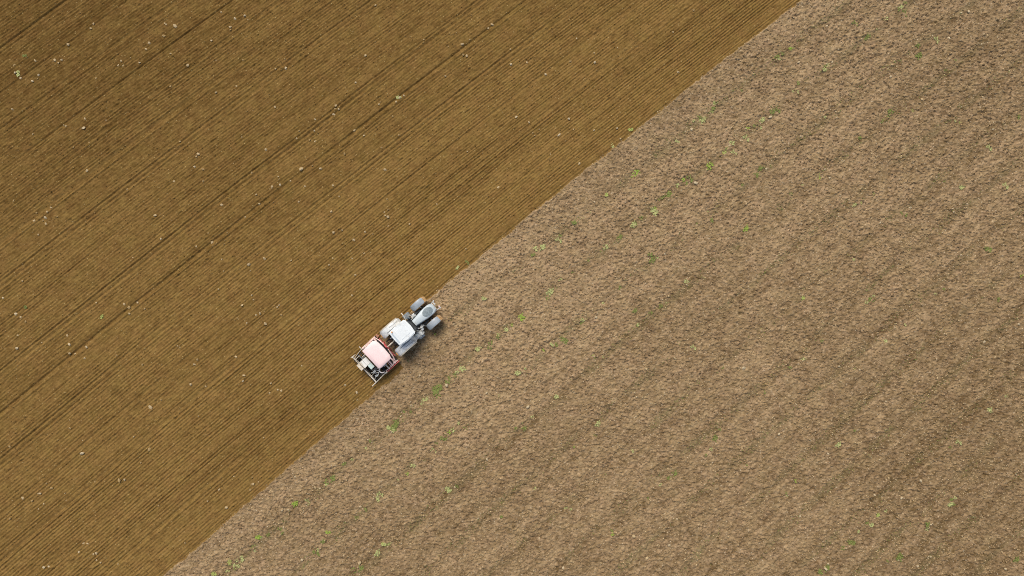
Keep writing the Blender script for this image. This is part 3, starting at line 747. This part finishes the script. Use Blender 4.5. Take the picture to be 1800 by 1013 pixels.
# px, py, size (m), kind, leaves, elongation, label
WEEDS = [
 (917, 558, .55, 'b', 56, 1.0, "bright green leafy weed nearest right of the tractor's front wheels"),
 (890, 580, .42, 'p', 32, 1.0, "pale green weed just lower left of the bright leafy one right of the tractor"),
 (766, 588, .26, 'b', 16, 1.0, "tiny green weed beside the tractor's right front wheel"),
 (1120, 303, .50, 'b', 64, 1.6, "long dark green weed above the centre, nearest the seeded edge"),
 (1066, 343, .36, 'y', 32, 1.0, "small round yellow-green weed halfway up the seeded edge"),
 (1245, 292, .46, 'b', 48, 1.3, "bushy green weed in the pair upper right of centre"),
 (1273, 268, .40, 'y', 32, 1.0, "yellow-topped weed just above the bushy green one"),
 (1288, 267, .40, 'p', 32, 1.6, "pale leafy weed to the right of the yellow-topped one"),
 (1236, 211, .50, 'p', 48, 1.6, "long pale weed above a dark hollow near the upper middle"),
 (1219, 213, .26, 'p', 16, 1.0, "little pale weed left of the long pale one"),
 (1500, 361, .34, 'p', 32, 1.0, "round pale green weed in the open right half of the bare field"),
 (1514, 357, .24, 'y', 16, 1.0, "tiny yellow weed beside a round pale one in the right half"),
 (1251, 387, .34, 'd', 32, 1.0, "dull bluish green weed below the bushy green pair"),
 (1010, 392, .40, 'd', 48, 1.0, "dull green weed under the seeded edge, right of its middle"),
 (952, 436, .55, 'p', 64, 1.6, "scattered pale weed patch close under the seeded edge"),
 (980, 421, .40, 'p', 32, 1.6, "upper right neighbour of the scattered pale weed patch"),
 (938, 448, .34, 'd', 32, 1.0, "dark little weed at the lower end of the scattered pale patch"),
 (1087, 419, .44, 'd', 48, 1.0, "dull upright weed at the end of a faint grassy streak"),
 (1150, 374, .50, 'p', 48, 1.6, "thin yellowish weed on the grassy streak right of centre"),
 (1115, 393, .42, 'p', 32, 1.6, "thin straw-coloured weed lower down the grassy streak"),
 (992, 600, .48, 'd', 48, 1.6, "dull green weed patch lower right of the bright leafy one"),
 (1024, 563, .34, 'p', 16, 1.6, "sparse pale weed up the strip from the dull patch"),
 (910, 656, .46, 'p', 32, 1.6, "pair of pale leaf tufts below the bright leafy weed"),
 (771, 682, .72, 'd', 80, 1.6, "largest olive weed clump, below the seed drill and tractor"),
 (765, 690, .44, 'p', 32, 1.6, "pale leaves inside the largest olive clump"),
 (812, 648, .50, 'p', 48, 1.0, "broken ring of pale weed leaves above the largest clump"),
 (840, 614, .44, 'p', 32, 1.6, "pale weed between the leaf ring and the pale weed by the tractor"),
 (683, 752, .40, 'p', 32, 1.0, "pale green weed on the strip below the seed drill"),
 (745, 704, .42, 'p', 32, 1.6, "small pale weed just lower left of the largest clump"),
 (651, 775, .34, 'd', 16, 1.6, "faint weed below the pale one under the seed drill"),
 (584, 843, .56, 'd', 64, 1.6, "dark speckled weed clump midway down the strip"),
 (575, 853, .34, 'p', 16, 1.6, "pale leaves at the foot of the dark speckled clump"),
 (520, 885, .46, 'b', 48, 1.6, "long green weed on the lower strip with white clods at its foot"),
 (540, 879, .40, 'p', 32, 1.6, "pale weed touching the long green one's upper end"),
 (453, 944, .44, 'b', 48, 1.0, "square bright green weed near the bottom, closest to the seeded edge"),
 (403, 990, .44, 'y', 48, 1.0, "bright yellow-green weed near the bottom edge of the picture"),
 (376, 1008, .40, 'y', 32, 1.6, "yellow-green weed cut by the bottom edge of the picture"),
 (417, 985, .34, 'p', 16, 1.0, "pale leaves above the bright yellow-green bottom weed"),
 (578, 936, .38, 'b', 32, 1.0, "lone dark green weed in the lower bare field"),
 (676, 957, .38, 'y', 32, 1.0, "lone bright weed at the head of a pale tuft near the bottom"),
 (666, 970, .44, 'p', 32, 1.6, "pale tuft just below the lone bright weed near the bottom"),
 (633, 1000, .60, 'd', 64, 1.6, "grey-green weed patch near the bottom edge with pale stones in it"),
 (716, 833, .32, 'b', 32, 1.0, "small bright weed between the two lower weed strips"),
 (700, 845, .34, 'p', 16, 1.6, "pale leaves lower left of the small bright weed"),
 (790, 760, .34, 'b', 16, 1.0, "tiny green weed on the second strip below the tractor"),
 (760, 790, .42, 'p', 32, 1.6, "pale sparse weed on the second strip below the tractor"),
 (790, 860, .46, 'p', 48, 1.6, "pale tuft low on the second weed strip"),
 (1217, 609, .36, 'p', 32, 1.6, "upright pale weed with a dark foot right of the centre"),
 (1412, 524, .36, 'y', 32, 1.0, "yellow-green weed alone in the upper right of the lower half"),
 (1411, 631, .38, 'p', 32, 1.0, "pale round weed in the middle of the right half"),
 (1257, 770, .46, 'd', 48, 1.6, "dull weed patch below the centre right"),
 (1185, 834, .56, 'd', 64, 1.6, "dark green weed patch in the lower middle of the bare field"),
 (1250, 790, .36, 'p', 16, 1.6, "pale leaves down the strip from the dull centre-right patch"),
 (1740, 722, .42, 'p', 48, 1.0, "pale green star-shaped weed near the right edge"),
 (1543, 905, .38, 'y', 32, 1.0, "light green weed in the lower right part"),
 (1630, 920, .40, 'd', 48, 1.0, "dull green weed in the lower right part with a white clod at its side"),
 (1452, 1000, .60, 'd', 64, 1.6, "dull green patch with white stones near the bottom right"),
 (1581, 978, .56, 'd', 48, 1.6, "dark green patch with white clods near the bottom right edge"),
 (1497, 955, .46, 'd', 48, 1.6, "dark narrow patch running up from the bottom right stones"),
 (1788, 982, .40, 'd', 32, 1.6, "dark weed at the bottom right corner"),
 (1755, 528, .34, 'd', 32, 1.0, "dull weed at the right edge below its middle"),
 (1795, 485, .34, 'b', 16, 1.0, "green weed cut by the right edge of the picture"),
 (1790, 207, .36, 'd', 32, 1.0, "dull weed near the right edge in its upper half"),
 (1615, 98, .50, 'd', 48, 1.6, "thin dark weed line in the upper right"),
 (1645, 68, .42, 'p', 32, 1.6, "long pale straw-like weed in the upper right"),
 (1604, 195, .34, 'y', 16, 1.0, "small yellowish weed in the upper right half"),
 (1500, 40, .40, 'd', 32, 1.6, "dull green weed close to the top edge in the right half"),
 (1590, 20, .44, 'd', 32, 1.6, "dull green weed touching the top edge of the bare field"),
 (1310, 241, .42, 'p', 32, 1.6, "pale weed on the strip above the yellow-topped one"),
 (1338, 225, .34, 'p', 16, 1.6, "topmost pale weed of the upper middle strip"),
 (1305, 160, .34, 'd', 16, 1.6, "faint dull weed below the top of the seeded edge"),
 (1240, 800, .30, 'd', 16, 1.0, "faint weed on the lower middle strip"),
 (1690, 330, .40, 'p', 32, 1.6, "pale leafless weed in the right half above its middle"),
 (1737, 440, .44, 'd', 48, 1.6, "olive weed patch right of the middle near the right edge"),
 (1660, 318, .34, 'd', 16, 1.0, "small olive weed left of a pale one near the right edge"),
 (1118, 545, .34, 'd', 32, 1.6, "faint weed right of the bright leafy one on the next strip"),
 (850, 525, .36, 'p', 32, 1.6, "pale weed right of the tractor's nose"),
 (985, 492, .34, 'p', 16, 1.6, "faint pale weed right of the tractor near the centre"),
 (1205, 495, .36, 'p', 32, 1.6, "pale weed tuft just above the middle of the bare field"),
 (1238, 490, .30, 'd', 16, 1.0, "olive weed right of the tuft above the middle"),
]
for i, (px, py, s, k, n, el, lb) in enumerate(WEEDS):
    weed("weed", px, py, s*1.0, k, lb, G_W, rnd, n, el)
for px, py, s, k, lb in ((180, 556, .34, 'y', "lone yellow-green seedling in the lower left seeded soil"), (702, 172, .40, 'p', "pale weed dragged onto the seeded soil near the top centre"),
                   (32, 128, .42, 'p', "pale torn weed near the left edge of the seeded soil"), (44, 98, .30, 'd', "olive weed near the top left corner"),
                   (1110, 228, .36, 'y', "yellowish weed on the very edge of the seeded soil"), (1077, 258, .34, 'p', "pale weed below the yellowish one on the seeded edge"),
                   (820, 460, .36, 'd', "olive weed on the seeded edge above the tractor"), (805, 470, .30, 'p', "pale weed on the seeded edge nearest above the tractor"),
                   (45, 540, .30, 'd', "olive seedling at the left edge of the seeded soil")):
    weed("weed", px, py, s, k, lb, "weeds left on the seeded soil", rnd, 32, 1.0)

G_S = "pale clods on the seeded soil"
SEEDED_CLODS = [
 (622, 422, .30, 1, "long whitish clod on seeded soil, up and left of the tractor"), (682, 382, .26, 1, "pale broken clod up and right of the long whitish one"),
 (582, 372, .24, 1, "pale clod level with the long whitish one's left"), (430, 28, .26, 2, "round white clod near the top edge of the seeded soil"),
 (405, 48, .26, 1, "notched white clod below the round white one near the top"), (308, 46, .28, 1, "flat whitish clod near the top left"),
 (292, 43, .18, 1, "small clod touching the flat whitish one's left"), (262, 76, .26, 1, "pale crescent clod in the top left quarter"),
 (120, 79, .24, 1, "pale clod upper left, beside a dark hollow"), (96, 106, .26, 1, "flat pale clod in the top left group"),
 (68, 132, .26, 2, "pale clod at the lower end of the top left group"), (27, 128, .22, 2, "upright white clod near the left edge, top group"),
 (36, 138, .22, 2, "white clod below the upright one near the left edge"), (62, 107, .18, 1, "small clod between the top left group's clods"),
 (147, 225, .26, 2, "oval white clod alone in the upper left"), (213, 107, .22, 1, "clod with a dark hollow in the upper left quarter"),
 (380, 163, .24, 1, "pale clod low in the top left quarter, in a dark smudge"), (502, 120, .26, 2, "round pale clod near the upper middle of the seeded soil"),
 (330, 115, .20, 1, "small round clod in the upper left middle"), (530, 297, .28, 1, "wide flat clod in the middle of the seeded soil"),
 (492, 325, .24, 2, "white clod lower left of the wide flat one"), (510, 318, .18, 1, "pale clod beside the white one in the middle"),
 (703, 172, .28, 2, "white clod with dark earth at its side, near the upper centre"), (710, 168, .20, 2, "white clod touching its larger neighbour near the upper centre"),
 (813, 78, .26, 1, "pale clod high on the seeded soil, right of centre"), (865, 43, .22, 1, "pale clod close to the top edge, right of centre"),
 (372, 426, .28, 1, "pale triangular clod left of the middle"), (465, 455, .22, 1, "small clod between the pale triangular one and the tractor"), (438, 465, .26, 1, "pale clod in a dark smudge left of the tractor"),
 (342, 293, .20, 2, "small white clod in the left middle"), (553, 230, .20, 2, "small white clod above the wide flat one"), (595, 192, .20, 1, "clod on a dark wheel track, upper middle"),
 (625, 145, .20, 2, "tiny white clod above the wheel track"), (898, 113, .26, 2, "white clod near the top, left of the field edge"), (1045, 110, .24, 2, "pale clod near the field edge, top"),
 (926, 110, .22, 1, "clod right of the white one near the top"), (153, 300, .20, 1, "clod beside a wheel track, left middle"), (80, 383, .24, 2, "white clod in a row at the left middle"),
 (60, 388, .22, 1, "pale clod left in the row at the left middle"), (28, 552, .26, 2, "pale clod at the left edge below the middle"), (30, 612, .30, 2, "large pale clod at the left edge, lower half"),
 (467, 569, .30, 1, "large tan clod left of the seed drill"), (457, 551, .22, 1, "tan clod above the large one left of the drill"), (450, 554, .18, 1, "little clod at the tan clod's left"),
 (487, 540, .20, 1, "small pale clod up-left of the drill"), (226, 541, .32, 0, "flat brown clod group in the left middle"), (241, 532, .18, 2, "white clod above the flat brown group"),
 (265, 716, .32, 1, "large pale clod in the lower left"), (347, 632, .28, 0, "brown clod pile left of the drill, far"), (427, 670, .20, 2, "small white clod left of the seed drill, lower"),
 (145, 797, .30, 2, "long white clod in the bottom left"), (262, 790, .28, 0, "brown clod in the bottom left middle"), (40, 876, .32, 1, "large pale clod near the left edge at the bottom"),
 (398, 892, .28, 1, "reddish clod on the field edge near the bottom"), (445, 851, .22, 1, "pale clod on the seeded side of the edge, bottom"), (91, 858, .24, 0, "brown clod lower left"),
 (170, 985, .20, 1, "small clod by the bottom edge"), (77, 997, .26, 2, "pale clod by the bottom left edge"), (210, 844, .28, 0, "dark brown clod with a hollow, bottom left"),
 (627, 690, .20, 2, "small yellowish clod just behind the seed drill"), (205, 625, .20, 0, "brown clod left middle, lower"), (123, 621, .24, 1, "clod in the left lower middle"),
 (476, 674, .20, 1, "small pale clod below left of the drill"), (335, 676, .24, 1, "pale clod pair far left of the drill"), (930, 215, .22, 1, "pale clod close to the edge, upper middle"), (1000, 209, .24, 2, "pale clod near the edge, upper centre"),
 (983, 237, .26, 2, "bright clod near the edge, right of centre"), (1085, 226, .22, 2, "bright clod on the edge, upper right of centre"),
]
for px, py, s, mi, lb in SEEDED_CLODS:
    clod("soil_clod", px, py, s, mi, lb, G_S, rnd)

def side(px, py):
    u, w = row_coords(*at(px, py))
    return w < (-13.5 if u < -236 else -79)
def on_machine(px, py):
    u = .755*(px-690)-.656*(py-603); w = .656*(px-690)+.755*(py-603)
    return abs(u) < 105 and abs(w) < 42
# the smaller clods nobody could tell apart
cnt = 0
while cnt < 228:
    if rnd.random() < .5: px, py = rnd.uniform(0, 1400), rnd.uniform(0, 1013)
    else:
        c = rnd.choice(SEEDED_CLODS); px, py = c[0]+rnd.gauss(0, 26), c[1]+rnd.gauss(0, 16)
    if not (0 < px < 1800 and 0 < py < 1013) or not side(px, py) or on_machine(px, py): continue
    clod("soil_clod", px, py, rnd.uniform(.11, .23), rnd.choice((0, 0, 1, 1, 1, 2)), "small dry clod lying between the fine rows of the brown seeded soil", "small clods strewn over the seeded soil", rnd)
    cnt += 1
G_R = "pale stones and clods on the bare field"
BARE = [(1223, 322, .34, 2, "round white stone below the bushy green weed"), (1354, 206, .28, 2, "round pale stone above the upper weed strip"), (1215, 228, .30, 2, "pale stone with a dark hollow near the upper middle"),
 (1458, 313, .30, 2, "pale stone above the round pale weed"), (1282, 256, .22, 2, "white stone above the yellow-topped weed"), (1192, 77+50, .24, 1, "pale stone near the top of the seeded edge"),
 (1702, 21, .28, 2, "white stone near the top right corner"), (1620, 175, .28, 1, "pale yellow stone in the upper right"), (1565, 135, .24, 2, "white stone in the upper right, lone"), (1668, 67, .24, 2, "white stone right of the straw-like weed"),
 (1403, 110, .22, 2, "white stone upper right of the seeded edge"), (1475, 644, .28, 2, "bright white stone beside a dark hollow, right half"), (1307, 647, .30, 2, "pale stone with dark foot, right of centre"),
 (1411, 634, .24, 1, "stone in the pale round weed"), (1115, 690, .22, 1, "stone in the lower middle, small bright"), (928, 715, .30, 2, "white broken stone below the tractor, right"), (1369, 763, .28, 2, "pale stone in the lower right middle"),
 (1455, 797, .24, 2, "white stone, lower right middle"), (1617, 845, .28, 2, "bright stone in the lower right"), (1584, 875, .24, 2, "bright small stone right of the light green weed"), (1635, 922, .24, 2, "white stone beside the dull green weed"),
 (1450, 999, .28, 2, "white stone in the bottom right patch"), (1455, 991, .24, 2, "second white stone in the bottom right patch"), (1578, 984, .26, 2, "white stone in the dark bottom patch"), (1612, 995, .26, 2, "white stone at the bottom right"),
 (1766, 1000, .26, 2, "white stone in the bottom right corner"), (1114, 943, .30, 1, "pale clod low in the middle of the bare field"), (1137, 981, .28, 1, "pale clod near the bottom edge, middle"), (990, 998, .26, 2, "white clod at the bottom edge, middle"),
 (1176, 958, .22, 2, "small white clod near the bottom edge, middle"), (497, 897, .24, 2, "white clod at the foot of the long green weed"), (507, 896, .22, 2, "white clod touching the long green weed"), (531, 984, .28, 2, "pale clod pair near the bottom left of the bare field"),
 (418, 968, .24, 1, "pale clod above the yellow-green bottom weed"), (490, 920, .22, 1, "tan clod below the long green weed"), (633, 989, .28, 1, "tan stone in the grey-green bottom patch"), (604, 814, .18, 2, "white stone above the dark speckled clump"),
 (519, 838, .18, 2, "tiny white stone alone near the seeded edge"), (554, 857, .22, 1, "tan stone at the dark clump's foot"), (785, 677, .26, 2, "white stone on the largest olive clump"), (855, 691, .22, 2, "pale stone right of the largest olive clump"),
 (897, 671, .24, 1, "pale yellow stone below the bright leafy weed"), (941, 671, .20, 2, "white stone right of the pale yellow one"), (1048, 558, .24, 2, "white stone on the strip right of the tractor"), (738, 660, .20, 2, "stone just below the seed drill"), (1729, 601, .24, 2, "white stone near the right edge, middle"),
 (1748, 608+20, .22, 1, "small stone near the right edge, middle"), (1510, 650, .20, 2, "small white stone right of the bright one"), (1790, 570, .22, 2, "white stone at the right edge"), (1557, 702+4, .22, 2, "white stone right of the dark hollow, lower right"),
]
for px, py, s, mi, lb in BARE: clod("pale_stone", px, py, s*.88, mi, lb, G_R, rnd, "stone")
cnt = 0
while cnt < 235:
    px, py = rnd.uniform(250, 1800), rnd.uniform(0, 1013)
    if side(px, py) or on_machine(px, py): continue
    u, w = row_coords(*at(px, py))
    if w > 240 and rnd.random() < .35: continue
    if -math.cos((w-50)/73.5*6.2832) > rnd.uniform(-1.0, .1): continue
    clod("pale_stone", px, py, rnd.uniform(.09, .19), rnd.choice((0, 1, 1, 2, 2)), "small pale stone half sunk in the rough soil of the bare field", "small stones over the bare field", rnd, "stone")
    cnt += 1

# tufts along the weed strips
STRIPS = [(-20, 14, .9), (50, 78, 1), (123, 38, 1), (193, 26, .9), (285, 9, .8), (355, 8, .8), (434, 12, .9), (510, 6, .8), (590, 6, .8), (737, 8, .9), (811, 6, .9)]
for w0, n, sc in STRIPS:
    cnt = 0; tries = 0; hubs = [rnd.uniform(-800, 900) for _ in range(max(3, n//4))]
    while cnt < n and tries < 4000:
        tries += 1
        u = rnd.choice(hubs)+rnd.gauss(0, 18) if rnd.random() < .5 else rnd.uniform(-800, 900)
        wv = w0+rnd.gauss(0, 3.2)
        w = wv*(1-1e-4*u)+.004*u+2e-5*u*u
        px, py = 900+.766*u+.643*w, 506.5-.643*u+.766*w
        if not (4 < px < 1796 and 4 < py < 1009) or side(px, py) or on_machine(px, py): continue
        k = rnd.choice('pppddddd' if rnd.random() < .8 else 'pdb')
        weed("weed", px, py, rnd.uniform(.26, .50)*sc, k, "small ragged weed tuft in one of the faint strips across the bare field", "small weed tufts in strips across the bare field", rnd, rnd.choice((16, 32)), rnd.choice((1.0, 1.6)))
        cnt += 1

# ------------------------------------------------------------------ crumbs and seedlings nobody could count
def scatter_blobs(name, n, cond, smin, smax, m, seed, label, cat, power=2.5):
    rs = np.random.RandomState(seed)
    X = rs.uniform(-46.5, 46.5, n*5); Y = rs.uniform(-27, 27, n*5)
    u, w = row_coords(X, Y); ok = cond(u, w, rs, X, Y); X = X[ok][:n]; Y = Y[ok][:n]; k = len(X)
    z = fields(X, Y)[0]
    s = smin+(smax-smin)*rs.rand(k)**power
    base = np.array([[1, 0, 0], [.3, .95, 0], [-.8, .6, 0], [-.8, -.6, 0], [.3, -.95, 0], [.15, .1, 1], [0, 0, -.8]], float)
    F0 = np.array([[0, 1, 5], [1, 2, 5], [2, 3, 5], [3, 4, 5], [4, 0, 5], [1, 0, 6], [2, 1, 6], [3, 2, 6], [4, 3, 6], [0, 4, 6]])
    th = rs.rand(k)*6.283; c, sn = np.cos(th), np.sin(th)
    B = base[None]*(1+rs.uniform(-.32, .32, (k, 7, 3)))
    B = B*s[:, None, None]*np.array([1, .8, .75])
    V = np.empty_like(B)
    V[..., 0] = B[..., 0]*c[:, None]-B[..., 1]*sn[:, None]+X[:, None]
    V[..., 1] = B[..., 0]*sn[:, None]+B[..., 1]*c[:, None]+Y[:, None]
    V[..., 2] = B[..., 2]+z[:, None]+s[:, None]*.1
    F = (F0[None]+(np.arange(k)*7)[:, None, None]).reshape(-1, 3)
    me = mesh_np(name, V.reshape(-1, 3), F); me.polygons.foreach_set("use_smooth", np.zeros(len(F), bool))
    return tag(link(name, me, m), label, cat, kind="stuff")
def isleft(u, w): return w < np.where(u < -236, -15, -81)
scatter_blobs("loose_crumbs", 120000, lambda u, w, rs, X, Y: ~isleft(u, w) & (rs.rand(len(u)) < .8), .022, .105, m_crumb, 5,
              "loose brown soil crumbs covering the rough bare field", "soil crumbs", 2.6)
scatter_blobs("fine_crumbs", 30000, lambda u, w, rs, X, Y: isleft(u, w) & (noise2((X/3.2).astype(np.float32), (Y/3.2).astype(np.float32), 14)+rs.rand(len(u))*1.4 > .2), .016, .07, m_crumbs, 6,
              "fine yellow-brown crumbs on the seeded soil", "soil crumbs", 3.5)
scatter_blobs("straw_bits", 17000, lambda u, w, rs, X, Y: ~isleft(u, w) & (-np.cos((w-50)/73.5*6.2832) < rs.uniform(-1.0, 1.6, len(u))), .016, .085, m_clod_p, 7,
              "bleached straw bits and gravel strewn over the bare field", "straw bits", 2.5)
scatter_blobs("chaff", 3500, lambda u, w, rs, X, Y: isleft(u, w), .016, .055, m_clod_b, 8,
              "pale chaff and gravel strewn over the seeded soil", "chaff", 2.5)
def seedlings():
    rs = np.random.RandomState(9); n = 90000
    X = rs.uniform(-46, 46, n); Y = rs.uniform(-26, 26, n); u, w = row_coords(X, Y)
    nn = noise2((u/40).astype(np.float32), (w/12).astype(np.float32), 40)
    ok = ~isleft(u, w) & (-np.cos((w-50)/73.5*6.2832) < -.75) & (nn > .0); X = X[ok]; Y = Y[ok]; k = len(X)
    z = fields(X, Y)[0]; L = rs.uniform(.035, .12, k); a = rs.rand(k)*6.283
    V = np.zeros((k, 4, 3)); dx, dy = np.cos(a)*L, np.sin(a)*L
    V[:, 0] = np.stack([X, Y, z+.005], 1); V[:, 1] = np.stack([X+dx*.5-dy*.3, Y+dy*.5+dx*.3, z+L*.5], 1)
    V[:, 2] = np.stack([X+dx, Y+dy, z+L*.45], 1); V[:, 3] = np.stack([X+dx*.5+dy*.3, Y+dy*.5-dx*.3, z+L*.5], 1)
    F = np.arange(k*4).reshape(-1, 4)
    tag(link("seedlings", mesh_np("seedlings", V.reshape(-1, 3), F), m_ld), "sparse dull green seedlings in strips across the bare field", "seedlings", kind="stuff")
seedlings()
